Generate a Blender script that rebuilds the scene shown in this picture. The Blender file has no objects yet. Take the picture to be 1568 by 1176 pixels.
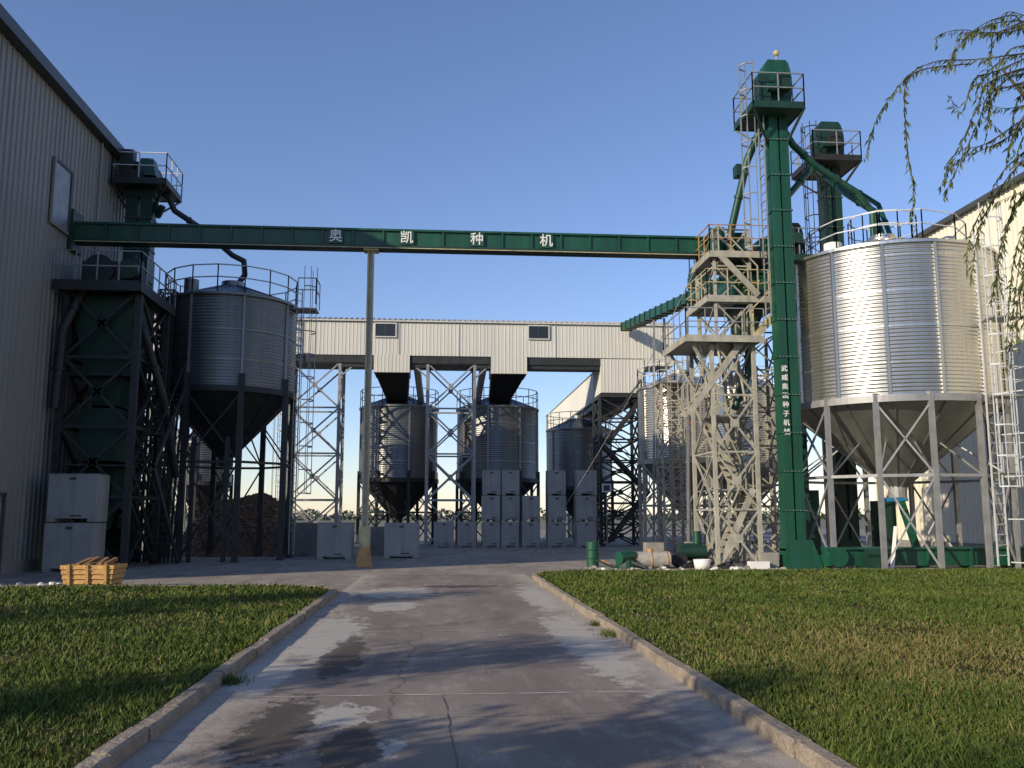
import bpy, math, random
import numpy as np
from mathutils import Vector, Matrix
random.seed(7); np.random.seed(7)
R=math.radians
sc=bpy.context.scene
# ---------------------------------------------------------------- materials
def mat(name,col,rough=.6,metal=0.,var=.15,scale=3.,bump=0.,bscale=30.,col2=None,streak=False,spec=.5,fine=0.,grime=0.,trans=0.):
    m=bpy.data.materials.new(name);m.use_nodes=True
    nt=m.node_tree;N=nt.nodes;L=nt.links;b=N['Principled BSDF']
    b.inputs['Roughness'].default_value=rough;b.inputs['Metallic'].default_value=metal
    b.inputs['Specular IOR Level'].default_value=spec
    tc=N.new('ShaderNodeTexCoord');mp=N.new('ShaderNodeMapping');L.new(tc.outputs['Object'],mp.inputs[0])
    if streak: mp.inputs['Scale'].default_value=(1,1,.12)
    n=N.new('ShaderNodeTexNoise');n.inputs['Scale'].default_value=scale;n.inputs['Detail'].default_value=8;n.inputs['Roughness'].default_value=.6
    L.new(mp.outputs[0],n.inputs['Vector'])
    r=N.new('ShaderNodeValToRGB');r.color_ramp.elements[0].position=.3;r.color_ramp.elements[1].position=.7
    c2=col2 if col2 else tuple(min(1,c*(1+var)) for c in col)
    c1=col if col2 else tuple(c*(1-var) for c in col)
    r.color_ramp.elements[0].color=(*c1,1);r.color_ramp.elements[1].color=(*c2,1)
    L.new(n.outputs[0],r.inputs[0])
    out=r.outputs[0]
    def mult(out,sock):
        mx=N.new('ShaderNodeMix');mx.data_type='RGBA';mx.blend_type='MULTIPLY';mx.inputs[0].default_value=1
        L.new(out,mx.inputs[6]);L.new(sock,mx.inputs[7]);return mx.outputs[2]
    if fine:
        n3=N.new('ShaderNodeTexNoise');n3.inputs['Scale'].default_value=60;n3.inputs['Detail'].default_value=4
        L.new(tc.outputs['Object'],n3.inputs['Vector'])
        mr=N.new('ShaderNodeMapRange');mr.inputs[1].default_value=.3;mr.inputs[2].default_value=.7;mr.inputs[3].default_value=1-fine;mr.inputs[4].default_value=1+fine
        L.new(n3.outputs[0],mr.inputs[0]);out=mult(out,mr.outputs[0])
    if grime:
        mg=N.new('ShaderNodeMapping');mg.inputs['Scale'].default_value=(6,6,.22);L.new(tc.outputs['Object'],mg.inputs[0])
        ng=N.new('ShaderNodeTexNoise');ng.inputs['Scale'].default_value=1.;ng.inputs['Detail'].default_value=5;L.new(mg.outputs[0],ng.inputs['Vector'])
        mr=N.new('ShaderNodeMapRange');mr.inputs[1].default_value=.5;mr.inputs[2].default_value=.75;mr.inputs[3].default_value=1;mr.inputs[4].default_value=1-grime
        L.new(ng.outputs[0],mr.inputs[0]);out=mult(out,mr.outputs[0])
    L.new(out,b.inputs['Base Color'])
    mr2=N.new('ShaderNodeMapRange');mr2.inputs[3].default_value=max(.05,rough-.1);mr2.inputs[4].default_value=min(1,rough+.12)
    L.new(n.outputs[0],mr2.inputs[0]);L.new(mr2.outputs[0],b.inputs['Roughness'])
    if bump:
        n2=N.new('ShaderNodeTexNoise');n2.inputs['Scale'].default_value=bscale;n2.inputs['Detail'].default_value=6
        L.new(tc.outputs['Object'],n2.inputs['Vector'])
        bp=N.new('ShaderNodeBump');bp.inputs['Strength'].default_value=bump;bp.inputs['Distance'].default_value=.03
        L.new(n2.outputs[0],bp.inputs['Height']);L.new(bp.outputs[0],b.inputs['Normal'])
    if trans:
        tr=N.new('ShaderNodeBsdfTranslucent');L.new(out,tr.inputs[0]);ms=N.new('ShaderNodeMixShader');ms.inputs[0].default_value=trans
        L.new(b.outputs[0],ms.inputs[1]);L.new(tr.outputs[0],ms.inputs[2]);L.new(ms.outputs[0],N['Material Output'].inputs[0])
    return m
GREEN=mat('green_paint',(.007,.066,.038),.42,0,.3,2,streak=True,grime=.3)
DGREEN=mat('dark_green_paint',(.006,.035,.024),.5,0,.3,2,streak=True)
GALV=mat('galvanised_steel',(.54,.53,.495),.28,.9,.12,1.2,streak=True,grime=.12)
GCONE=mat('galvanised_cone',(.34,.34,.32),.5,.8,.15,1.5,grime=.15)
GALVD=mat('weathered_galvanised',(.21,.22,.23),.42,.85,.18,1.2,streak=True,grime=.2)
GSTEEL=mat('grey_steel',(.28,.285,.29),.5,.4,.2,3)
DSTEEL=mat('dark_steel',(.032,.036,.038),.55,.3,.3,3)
WSTEEL=mat('white_rail_paint',(.50,.52,.55),.5,0,.15,3)
BEIGE=mat('beige_paint',(.34,.325,.27),.65,0,.25,3,grime=.25)
YELL=mat('pale_yellow_paint',(.47,.40,.23),.6,0,.25,4,grime=.3)
ORANGE=mat('orange_rust',(.42,.23,.09),.7,0,.3,4)
BLACK=mat('black_rubber',(.012,.013,.014),.7,0,.3,3)
WALLW=mat('white_sheet_wall',(.58,.575,.53),.55,0,.08,.6,streak=True,grime=.15)
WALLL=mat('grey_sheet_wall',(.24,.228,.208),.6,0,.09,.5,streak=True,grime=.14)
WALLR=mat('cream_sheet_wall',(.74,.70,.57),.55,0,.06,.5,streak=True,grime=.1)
TRIM=mat('dark_trim',(.05,.055,.06),.5,0,.2,2)
ROOF=mat('roof_sheet',(.45,.46,.46),.5,.2,.1,1)
GLASS=mat('dark_window',(.02,.022,.025),.15,0,.1,2)
BOXG=mat('box_grey',(.32,.315,.31),.6,0,.12,1.5,fine=.05,grime=.25)
CONC=mat('concrete_block',(.24,.23,.21),.85,0,.2,3,bump=.3,fine=.1)
KERB=mat('kerb_concrete',(.34,.28,.22),.92,0,.2,3,bump=.8,bscale=25,fine=.25,col2=(.20,.16,.12))
JOINT=mat('joint_filler',(.46,.43,.39),.9,0,.3,6,fine=.2)
TAR=mat('crack_tar',(.075,.066,.060),.6,0,.3,4,fine=.3)
BARK=mat('bark',(.08,.06,.045),.9,0,.3,8,bump=.5)
LEAF=mat('willow_leaf',(.06,.09,.02),.6,0,.3,2,col2=(.14,.17,.05),trans=.35)
LEAF2=mat('tree_leaf',(.03,.06,.015),.6,0,.3,1,col2=(.08,.11,.03))
DRY=mat('dry_leaf',(.22,.15,.05),.8,0,.3,5,col2=(.34,.28,.10))
FARL=mat('far_leaf',(.10,.12,.10),.9,0,.3,.3)
BLUE=mat('blue_paint',(.02,.16,.35),.5,0,.1,3)
CORN=mat('corn_heap',(.10,.055,.035),.9,0,.3,9,col2=(.26,.16,.10),bump=1.,bscale=14,fine=.3)
WICK=mat('crate_wood',(.50,.29,.10),.8,0,.25,9,fine=.15)
WICK2=mat('crate_wood_dark',(.20,.11,.05),.8,0,.25,9)
WHITE=mat('white_paint',(.70,.70,.68),.5,0,.05,3)
STONE=mat('rubble',(.33,.31,.28),.9,0,.3,5,bump=.4,fine=.2)
LOGO=mat('yellow_logo',(.7,.5,.05),.5,0,.05,3)
RED=mat('red_paint',(.45,.03,.02),.5,0,.1,3)
BLADE=mat('grass_blade',(.036,.070,.010),.6,0,.3,.7,col2=(.105,.135,.026),spec=.2)
BLADED=mat('dry_grass_blade',(.12,.11,.032),.7,0,.3,1.5,col2=(.22,.18,.075),spec=.2)
SOIL=mat('grass_ground',(.034,.048,.013),.95,0,.3,1.2,col2=(.10,.085,.036),bump=1,bscale=60,fine=.35,spec=.1)
# ---------------------------------------------------------------- builder
class MB:
    def __init__(s,name,parent=None):
        s.name=name;s.v=[];s.f=[];s.m=[];s.sm=[];s.mats=[];s.parent=parent
    def mi(s,m):
        if m not in s.mats:s.mats.append(m)
        return s.mats.index(m)
    def add(s,vs,fs,m,smooth=False):
        o=len(s.v);s.v+= [tuple(p) for p in vs];k=s.mi(m)
        for f in fs:
            s.f.append(tuple(i+o for i in f));s.m.append(k);s.sm.append(smooth)
    def box(s,x0,x1,y0,y1,z0,z1,m):
        s.add([(x0,y0,z0),(x1,y0,z0),(x1,y1,z0),(x0,y1,z0),(x0,y0,z1),(x1,y0,z1),(x1,y1,z1),(x0,y1,z1)],
          [(0,3,2,1),(4,5,6,7),(0,1,5,4),(1,2,6,5),(2,3,7,6),(3,0,4,7)],m)
    def frust(s,a,b,m):
        s.add([(a[0],a[2],a[4]),(a[1],a[2],a[4]),(a[1],a[3],a[4]),(a[0],a[3],a[4]),(b[0],b[2],b[4]),(b[1],b[2],b[4]),(b[1],b[3],b[4]),(b[0],b[3],b[4])],
          [(0,3,2,1),(4,5,6,7),(0,1,5,4),(1,2,6,5),(2,3,7,6),(3,0,4,7)],m)
    def beam(s,a,b,w,m,h=None):
        a=Vector(a);b=Vector(b);d=(b-a)
        if d.length<1e-5:return
        d.normalize();h=h or w
        up=Vector((0,0,1)) if abs(d.z)<.95 else Vector((0,1,0))
        x=d.cross(up).normalized();y=x.cross(d).normalized()
        vs=[]
        for p in (a,b):
            for i,j in((-1,-1),(1,-1),(1,1),(-1,1)):
                vs.append(p+x*(i*w/2)+y*(j*h/2))
        s.add(vs,[(0,1,2,3),(7,6,5,4),(0,4,5,1),(1,5,6,2),(2,6,7,3),(3,7,4,0)],m)
    def tube(s,a,b,r,m,n=8,r2=None,caps=True):
        a=Vector(a);b=Vector(b);d=(b-a).normalized();r2=r if r2 is None else r2
        up=Vector((0,0,1)) if abs(d.z)<.95 else Vector((0,1,0))
        x=d.cross(up).normalized();y=x.cross(d).normalized()
        vs=[]
        for p,q in((a,r),(b,r2)):
            for i in range(n):
                t=2*math.pi*i/n;vs.append(p+x*(q*math.cos(t))+y*(q*math.sin(t)))
        s.add(vs,[(i,(i+1)%n,n+(i+1)%n,n+i) for i in range(n)],m,True)
        if caps:
            s.add(vs,[tuple(range(n-1,-1,-1)),tuple(range(n,2*n))],m)
    def pipe(s,pts,r,m,n=10):
        for a,b in zip(pts,pts[1:]):
            s.tube(a,b,r,m,n);A=Vector(a);B=Vector(b);d=(B-A)
            if d.length>.8:
                q=A+d*.5;s.tube(q-d.normalized()*.04,q+d.normalized()*.04,r*1.3,m,n)
        for p in pts[1:-1]: s.sphere(p,r*1.02,m,n)
    def sphere(s,c,r,m,n=10,sz=1.):
        vs=[];fs=[];k=n//2+1
        for j in range(k+1):
            ph=math.pi*j/k
            for i in range(n):
                t=2*math.pi*i/n
                vs.append((c[0]+r*math.sin(ph)*math.cos(t),c[1]+r*math.sin(ph)*math.sin(t),c[2]+r*sz*math.cos(ph)))
        for j in range(k):
            for i in range(n):
                fs.append((j*n+i,(j+1)*n+i,(j+1)*n+(i+1)%n,j*n+(i+1)%n))
        s.add(vs,fs,m,True)
    def rock(s,c,r,m):
        vs=[];fs=[];n=7;k=4
        for j in range(k+1):
            ph=math.pi*j/k
            for i in range(n):
                t=2*math.pi*i/n;q=r*random.uniform(.7,1.25)
                vs.append((c[0]+q*math.sin(ph)*math.cos(t),c[1]+q*math.sin(ph)*math.sin(t),max(.0,c[2]+q*.6*math.cos(ph))))
        for j in range(k):
            for i in range(n):
                fs.append((j*n+i,(j+1)*n+i,(j+1)*n+(i+1)%n,j*n+(i+1)%n))
        s.add(vs,fs,m)
    def lathe(s,cx,cy,prof,m,n=64,smooth=True):
        vs=[];fs=[]
        for r,z in prof:
            for i in range(n):
                t=2*math.pi*i/n;vs.append((cx+r*math.cos(t),cy+r*math.sin(t),z))
        for j in range(len(prof)-1):
            for i in range(n):
                fs.append((j*n+i,j*n+(i+1)%n,(j+1)*n+(i+1)%n,(j+1)*n+i))
        s.add(vs,fs,m,smooth)
    def rib(s,ax,c,a0,a1,z0,z1,m,pitch=.3,d=.035,sg=1):
        vs=[];y=a0;pr=[]
        while y<a1-1e-4:
            for dy,dd in((0,0),(.72,0),(.78,d),(.94,d)):
                pr.append((min(y+dy*pitch,a1),dd))
            y+=pitch
        pr.append((a1,0))
        for yy,dd in pr:
            for z in(z0,z1): vs.append((c+sg*dd,yy,z) if ax=='x' else (yy,c+sg*dd,z))
        s.add(vs,[(2*i,2*i+2,2*i+3,2*i+1) for i in range(len(pr)-1)],m)
    def rail(s,pts,m,h=1.0,w=.035,closed=False,step=1.0,kick=None):
        P=[Vector(p) for p in pts]
        if closed:P.append(P[0])
        for a,b in zip(P,P[1:]):
            L=(b-a).length
            n=max(1,round(L/step))
            for k in range(n+1):
                q=a.lerp(b,k/n);s.beam(q,q+Vector((0,0,h)),w,m)
            for hh in(h,h*.55):
                s.beam(a+Vector((0,0,hh)),b+Vector((0,0,hh)),w,m)
    def lattice(s,x0,x1,y0,y1,z0,z1,bays,m,w=.12,wb=.06,xb=True):
        C=[(x0,y0),(x1,y0),(x1,y1),(x0,y1)]
        for x,y in C:s.beam((x,y,z0),(x,y,z1),w,m)
        H=(z1-z0)/bays
        for k in range(bays+1):
            z=z0+k*H
            for i in range(4):
                a=C[i];b=C[(i+1)%4]
                if k>0:s.beam((*a,z),(*b,z),wb*1.1,m)
                if k<bays:
                    s.beam((*a,z),(*b,z+H),wb,m)
                    if xb:s.beam((*b,z),(*a,z+H),wb,m)
                    if w>.11:
                        mx=((a[0]+b[0])/2,(a[1]+b[1])/2)
                        dx=.13 if a[1]==b[1] else .02;dy=.02 if a[1]==b[1] else .13
                        s.box(mx[0]-dx,mx[0]+dx,mx[1]-dy-.025,mx[1]+dy+.025,z+H/2-.13,z+H/2+.13,m)
    def ladder(s,p,n,z0,z1,m,w=.45,cage=True,cagez=2.3,cr=.38):
        n=Vector((n[0],n[1],0)).normalized();t=Vector((-n.y,n.x,0));p=Vector((p[0],p[1],0))
        for q in(-1,1):
            a=p+t*(q*w/2);s.beam(a+Vector((0,0,z0)),a+Vector((0,0,z1)),.04,m)
        z=z0+.3
        while z<z1: s.beam(p-t*w/2+Vector((0,0,z)),p+t*w/2+Vector((0,0,z)),.022,m);z+=.3
        if cage:
            z=z0+cagez;ang=[-90,-50,0,50,90]
            cp=[p+n*(.36+.36*math.cos(R(a)))*1.0+t*(cr*math.sin(R(a))) for a in ang]
            while z<z1+.9:
                for a,b in zip(cp,cp[1:]):s.beam(a+Vector((0,0,z)),b+Vector((0,0,z)),.03,m,.04)
                z+=.9
            for c in cp:s.beam(c+Vector((0,0,z0+cagez)),c+Vector((0,0,z1+.8)),.024,m)
    def stairs(s,a,b,m,w=.8):
        a=Vector(a);b=Vector(b);d=b-a;h=Vector((d.x,d.y,0)).normalized();t=Vector((-h.y,h.x,0))*w/2
        for q in(-1,1):
            s.beam(a+t*q,b+t*q,.05,m,.2)
            s.beam(a+t*q+Vector((0,0,1)),b+t*q+Vector((0,0,1)),.04,m)
            s.beam(a+t*q,a+t*q+Vector((0,0,1)),.04,m);s.beam(b+t*q,b+t*q+Vector((0,0,1)),.04,m)
        n=int(d.z/.22)
        for k in range(1,n):
            q=a.lerp(b,k/n);s.beam(q-t,q+t,.22,m,.03)
    def done(s):
        me=bpy.data.meshes.new(s.name);me.from_pydata(s.v,[],s.f)
        for m in s.mats:me.materials.append(m)
        me.polygons.foreach_set('material_index',s.m);me.polygons.foreach_set('use_smooth',s.sm)
        me.update()
        o=bpy.data.objects.new(s.name,me);sc.collection.objects.link(o)
        if s.parent:o.parent=s.parent
        return o
def empty(name):
    o=bpy.data.objects.new(name,None);sc.collection.objects.link(o);return o
def text(body,name,loc,size,m,parent,rotz=0,ex=.01):
    c=bpy.data.curves.new(name,'FONT');c.body=body;c.size=size;c.extrude=ex;c.align_x='CENTER';c.align_y='CENTER';c.offset=.004*size/.4
    o=bpy.data.objects.new(name,c);sc.collection.objects.link(o);c.materials.append(m)
    o.location=loc;o.rotation_euler=(R(90),0,rotz);o.parent=parent
    return o
def corr(r,z0,z1,pitch=.12,amp=.009):
    n=int((z1-z0)/pitch*6);return [(r+amp*math.sin((z0+(z1-z0)*i/n)*2*math.pi/pitch),z0+(z1-z0)*i/n) for i in range(n+1)]
# ---------------------------------------------------------------- bins
def make_bin(name,cx,cy,r,zb,zt,apex,tip,nl,skin,leg,roofm,cone,rail=None,stiff=8,lw=.16,seg=72,a0=.2,brace=True,ringz=None,pitch=.12,sa=None,strut=True):
    b=MB(name)
    b.lathe(cx,cy,corr(r,zb,zt,pitch),skin,seg)
    z=zb+1.1
    while z<zt-.3:
        b.lathe(cx,cy,[(r+.004,z-.03),(r+.018,z-.03),(r+.018,z+.03),(r+.004,z+.03)],roofm,seg,False);z+=1.12
    b.lathe(cx,cy,[(r+.09,zt-.04),(r+.09,zt+.05),(.45,apex),(.45,apex+.22),(.0,apex+.26)],roofm,seg,False)
    b.lathe(cx,cy,[(r-.02,zt-.03),(r+.09,zt-.04)],roofm,seg,False)
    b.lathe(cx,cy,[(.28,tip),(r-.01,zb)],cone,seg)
    b.lathe(cx,cy,[(r+.02,zb-.12),(r+.10,zb-.12),(r+.10,zb+.10),(r+.02,zb+.10)],leg,seg,False)
    b.lathe(cx,cy,[(.0,tip-.35),(.3,tip-.35),(.3,tip+.03),(0,tip+.03)],leg,16,False)
    for i in range(24):
        t=2*math.pi*i/24
        b.beam((cx+r*math.cos(t),cy+r*math.sin(t),zt+.07),(cx+.5*math.cos(t),cy+.5*math.sin(t),apex+.02),.05,roofm)
    for i in range(14):
        t=2*math.pi*(i+.5)/14
        b.beam((cx+(r+.0)*math.cos(t),cy+(r)*math.sin(t),zb-.02),(cx+.3*math.cos(t),cy+.3*math.sin(t),tip),.035,cone)
    sa=a0 if sa is None else sa
    for i in range(stiff):
        t=2*math.pi*(i/stiff)+sa
        b.beam((cx+(r+.03)*math.cos(t),cy+(r+.03)*math.sin(t),zb),(cx+(r+.03)*math.cos(t),cy+(r+.03)*math.sin(t),zt-.05),.09,roofm)
    P=[]
    for i in range(nl):
        t=2*math.pi*i/nl+a0
        P.append((cx+(r+.06)*math.cos(t),cy+(r+.06)*math.sin(t)))
    for i,(x,y) in enumerate(P):
        b.beam((x,y,0),(x,y,zb+.15 if nl==14 else zb+.55),lw,leg)
        b.box(x-.16,x+.16,y-.16,y+.16,0,.03,leg)
        q=P[(i+1)%nl]
        rz=ringz or zb*.5
        b.beam((x,y,rz),(q[0],q[1],rz),.09,leg)
        if brace and i%2==0:
            b.beam((x,y,rz),(q[0],q[1],zb-.15),.055,leg);b.beam((x,y,.1),(q[0],q[1],rz),.055,leg)
            b.beam((q[0],q[1],rz),(x,y,zb-.15),.055,leg);b.beam((q[0],q[1],.1),(x,y,rz),.055,leg)
        if strut:
            b.beam((x,y,rz*1.0),(cx+(x-cx)*.55,cy+(y-cy)*.55,tip+(zb-tip)*.52),.045,leg)
    if rail:
        N=16;pts=[(cx+(r+.02)*math.cos(2*math.pi*i/N),cy+(r+.02)*math.sin(2*math.pi*i/N),zt+.05) for i in range(N)]
        b.rail(pts,rail,1.05,.04,True,2)
    return b
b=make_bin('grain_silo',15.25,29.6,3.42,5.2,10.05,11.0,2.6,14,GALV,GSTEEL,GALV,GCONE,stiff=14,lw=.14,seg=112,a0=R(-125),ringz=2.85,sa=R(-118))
cx,cy=15.25,29.6
n=Vector((.34,-.94,0)).normalized();p=Vector((cx,cy,0))+n*3.76
b.ladder(p,n,.2,10.3,WSTEEL)
for z in(2.9,5.2,7.6):
    t=Vector((-n.y,n.x,0));c=p+t*.6
    b.box(c.x-.45,c.x+.45,c.y-.4,c.y+.35,z,z+.05,GSTEEL)
    b.rail([(c.x-.45,c.y-.4,z),(c.x+.45,c.y-.4,z),(c.x+.45,c.y+.35,z)],WSTEEL,.9,.03)
for i in range(8):
    b.beam(p+n*.8+Vector((.25,0,.3+i*1.25)),p+Vector((.25,0,.3+i*1.25)),.035,WSTEEL)
for rr,zz in((2.6,10.35),(1.1,10.85)):
    pts=[(cx+rr*math.cos(2*math.pi*i/12),cy+rr*math.sin(2*math.pi*i/12),zz) for i in range(12)]
    b.rail(pts,WSTEEL,1.0,.032,True,2)
b.tube((cx+1.9,cy-.8,10.4),(cx+1.9,cy-.8,10.9),.22,GALV,12);b.sphere((cx+1.9,cy-.8,10.9),.26,GALV,12,.6)
b.tube((cx-2.2,cy-.9,10.3),(cx-2.2,cy-.9,10.65),.3,WHITE,12)
b.box(cx-.4,cx+.2,cy-.3,cy+.3,2.12,2.24,BLUE)
b.done()
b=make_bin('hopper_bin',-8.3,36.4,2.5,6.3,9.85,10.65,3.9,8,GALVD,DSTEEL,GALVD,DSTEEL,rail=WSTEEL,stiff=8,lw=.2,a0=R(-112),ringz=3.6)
b.ladder((-5.6,36.0),(1,-.3),.2,10.6,GSTEEL)
b.box(-5.9,-4.9,35.7,36.6,9.7,9.75,GSTEEL);b.rail([(-5.6,35.5,9.85),(-4.9,35.5,9.85),(-4.9,36.6,9.85)],WSTEEL,1.05,.04)
b.tube((-9.6,35.2,10.1),(-9.6,35.2,10.65),.28,GALVD,12)
for x in(-8.9,-7.7):b.beam((x,34,0),(x,34,4.5),.14,DSTEEL)
b.done()
make_bin('hopper_bin',-2.45,55.4,2.32,3.7,8.0,8.8,1.5,8,GALVD,DSTEEL,GALVD,DSTEEL,rail=WSTEEL,a0=.3,seg=64,lw=.18).done()
make_bin('hopper_bin',3.5,55.4,2.45,3.7,8.0,8.8,1.5,8,GALVD,DSTEEL,GALVD,DSTEEL,rail=WSTEEL,a0=.5,seg=64,lw=.18).done()
make_bin('hopper_bin',9.2,60,2.1,3.4,7.2,8.0,1.4,8,GALVD,DSTEEL,GALVD,DSTEEL,rail=WSTEEL,a0=.5,seg=48,lw=.18).done()
make_bin('hopper_bin',-13.0,52,1.5,3.4,5.6,6.3,1.6,6,GALVD,DSTEEL,GALVD,DSTEEL,a0=.5,seg=48,lw=.16).done()
b=make_bin('grain_silo',12.3,45.6,2.2,4.3,8.0,8.8,1.9,8,GALV,BEIGE,GALV,GCONE,rail=WSTEEL,a0=.3,seg=72,lw=.15,stiff=8)
so_=b.done()
text('火','silo_letter',(10.75,43.98,7.0),.45,RED,so_,rotz=R(-44))
text('大','silo_letter_2',(12.0,43.34,6.2),.5,RED,so_,rotz=R(-8))
make_bin('grain_silo',16.9,49.5,2.3,4.3,8.5,9.4,1.9,8,GALV,GSTEEL,GALV,GCONE,rail=WSTEEL,a0=.3,seg=64,lw=.15).done()
b=MB('access_ladder_tower')
b.lattice(10.3,11.5,41.6,42.8,0,7.8,8,BEIGE,.09,.045)
b.ladder((10.9,41.7),(0,-1),.1,8.2,BEIGE,cage=True)
b.box(10.2,11.6,41.5,43.6,7.8,7.85,GSTEEL);b.rail([(10.2,43.6,7.85),(10.2,41.5,7.85),(11.6,41.5,7.85),(11.6,43.6,7.85)],WSTEEL)
b.done()
# ---------------------------------------------------------------- green bridge conveyor
b=MB('overhead_conveyor')
b.box(-12.38,10.4,30.52,30.98,10.79,11.30,GREEN)
b.box(-12.38,10.4,30.44,31.06,11.30,11.37,GREEN)
b.box(-12.38,10.4,30.44,31.06,10.70,10.79,DGREEN)
b.box(-12.38,10.4,30.425,30.438,10.68,10.705,YELL)
x=-12.2
while x<10.3:
    b.box(x-.03,x+.03,30.46,30.518,10.79,11.30,GREEN)
    for z in(10.87,11.05,11.23):b.box(x-.09,x-.06,30.505,30.519,z-.015,z+.015,DGREEN)
    x+=1.02
for x in(-3.6,-1.2,1.2,3.6):
    b.box(x-.24,x+.24,30.43,30.452,10.82,11.28,GREEN)
b.box(-12.6,-12.2,30.3,31.2,10.4,11.75,DGREEN)
con=b.done()
for i,(x,c) in enumerate(((-3.6,'奥'),(-1.2,'凯'),(1.2,'种'),(3.6,'机'))):
    text(c,'sign_character_%d'%(i+1),(x,30.42,11.05),.46,WHITE,con)
b=MB('conveyor_support_pole')
for dx in(-.085,.085):
    b.beam((-2.42+dx,30.7,.3),(-2.42+dx,30.7,10.7),.05,YELL,.18)
z=.6
while z<10.6:
    b.beam((-2.505,30.7,z),(-2.335,30.7,z),.05,YELL,.12);z+=.42
b.box(-2.48,-2.36,30.67,30.73,.3,10.68,BEIGE)
b.frust((-2.68,-2.16,30.45,30.95,0),(-2.58,-2.26,30.55,30.85,.62),ORANGE)
b.box(-2.60,-2.24,30.52,30.88,.62,1.3,YELL)
b.box(-2.66,-2.16,30.5,30.95,10.62,10.697,YELL)
b.beam((-2.5,30.5,.6),(-2.75,30.4,1.2),.03,GSTEEL)
b.done()
# ---------------------------------------------------------------- elevators
def elevator(name,cx,cy,zt,w,d,g,m,md,head,platz,px0,px1,py0,py1,railm):
    b=MB(name)
    for q in(-1,1):
        x0=cx+q*(w/2+g/2)
        b.box(x0-w/2,x0+w/2,cy-d/2,cy+d/2,.6,zt,m)
        z=.6
        while z<zt:
            b.box(x0-w/2-.03,x0+w/2+.03,cy-d/2-.03,cy+d/2+.03,z-.03,z+.03,m)
            for k in(-1,0,1): b.box(x0+k*w*.38-.015,x0+k*w*.38+.015,cy-d/2-.042,cy-d/2-.03,z-.015,z+.015,GSTEEL)
            z+=1.22
    b.box(cx-w-g,cx+w+g,cy-d/2-.08,cy+d/2+.08,0,.75,m)
    H=head;W=w+g/2+.1
    b.frust((cx-W,cx+W,cy-d/2-.05,cy+d/2+.05,zt-.05),(cx-W-.08,cx+W+.08,cy-d/2-.1,cy+d/2+.1,zt+H*.45),m)
    prof=[];n=14
    for i in range(n+1):
        t=math.pi*i/n;prof.append((cx-(W+.08)*math.cos(t),zt+H*.45+min(H*.40,H*.55*math.sin(t))))
    vs=[(x,cy-d/2-.1,z) for x,z in prof]+[(x,cy+d/2+.1,z) for x,z in prof]
    k=n+1
    b.add(vs,[(i,i+1,k+i+1,k+i) for i in range(n)],m)
    b.add(vs,[tuple(range(k-1,-1,-1)),tuple(range(k,2*k))],m)
    b.tube((cx,cy-d/2-.4,zt+H*.45),(cx,cy+d/2+.5,zt+H*.45),.09,md,10)
    b.box(cx-.2,cx+.25,cy-d/2-.6,cy-d/2-.25,zt+H*.25,zt+H*.5,md)
    b.tube((cx-.5,cy-d/2-.42,zt+H*.3),(cx-.1,cy-d/2-.42,zt+H*.3),.14,m,14)
    b.box(px0,px1,py0,py1,platz-.08,platz,md)
    for x in(px0,px1): b.box(x-.02,x+.02,py0,py1,platz-.1,platz+.13,md)
    for y in(py0,py1): b.box(px0+.03,px1-.03,y-.02,y+.02,platz-.1,platz+.13,md)
    b.rail([(px0,py0,platz),(px1,py0,platz),(px1,py1,platz),(px0,py1,platz)],railm,1.1,.035,True,.8)
    for x in(px0,px1):
        for y in(py0,py1):
            b.beam((x,y,platz-.05),(cx+(.35 if x>cx else -.35)*w*2,cy,platz-1.2),.07,md)
    return b
b=elevator('bucket_elevator',11.12,28.35,15.0,.29,.5,.06,GREEN,DGREEN,2.1,14.9,10.03,11.75,27.4,29.3,GSTEEL)
b.ladder((10.58,28.25),(-1,-.1),8,15.9,GSTEEL,w=.38,cr=.3)
b.tube((11.25,28.35,16.9),(11.25,28.35,17.15),.03,GSTEEL,6);b.sphere((11.25,28.35,17.2),.11,YELL,10)
b.box(10.35,10.75,27.7,28.3,15.1,16.1,DGREEN)
b.frust((10.9,11.9,27.95,28.75,0),(10.8,11.6,28.0,28.7,.9),GREEN)
b.box(11.6,12.5,28.0,28.7,0,.45,GREEN)
b.pipe([(10.85,28.6,14.9),(10.3,28.9,13.6),(9.85,29.6,11.2),(9.85,29.7,9.9)],.13,GREEN)
b.pipe([(11.35,28.5,14.7),(11.8,28.6,14.05),(12.6,28.8,13.45),(14.25,29.3,12.7),(14.9,29.5,12.1),(14.95,29.6,11.1)],.12,GREEN)
b.pipe([(11.3,28.8,11.4),(11.6,28.8,12.3),(12.6,28.9,13.45)],.11,GREEN)
b.box(9.95,10.35,29.0,29.4,13.1,13.5,DGREEN)
el=b.done()
for i,c in enumerate('武威奥凯种子机械'):
    text(c,'tower_letter_%d'%(i+1),(10.96,28.09,6.3-i*.29),.21,WHITE,el)
b=elevator('bucket_elevator',15.25,33.6,15.4,.33,.5,.1,DGREEN,BLACK,2.0,15.3,14.2,16.1,32.5,34.7,GSTEEL)
b.pipe([(15.0,33.2,15.1),(14.6,32.3,14.4),(14.7,31,13.3),(15.2,30,12.3),(15.3,29.7,11.3)],.12,GREEN)
b.pipe([(15.2,33.2,14.9),(13.9,31.5,14.2),(12.8,29.9,13.9),(12.6,29.0,13.5)],.10,DGREEN)
b.pipe([(15.6,33.2,14.6),(15.9,31,12.9),(15.7,29.8,11.2)],.09,GREEN)
b.ladder((14.75,33.2),(-1,-.2),9,16.1,DSTEEL)
b.done()
b=elevator('bucket_elevator',12.6,31.4,10.9,.26,.4,.05,DGREEN,DGREEN,1.5,10.75,11.95,13.5,30.7,32.2,GSTEEL)
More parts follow.
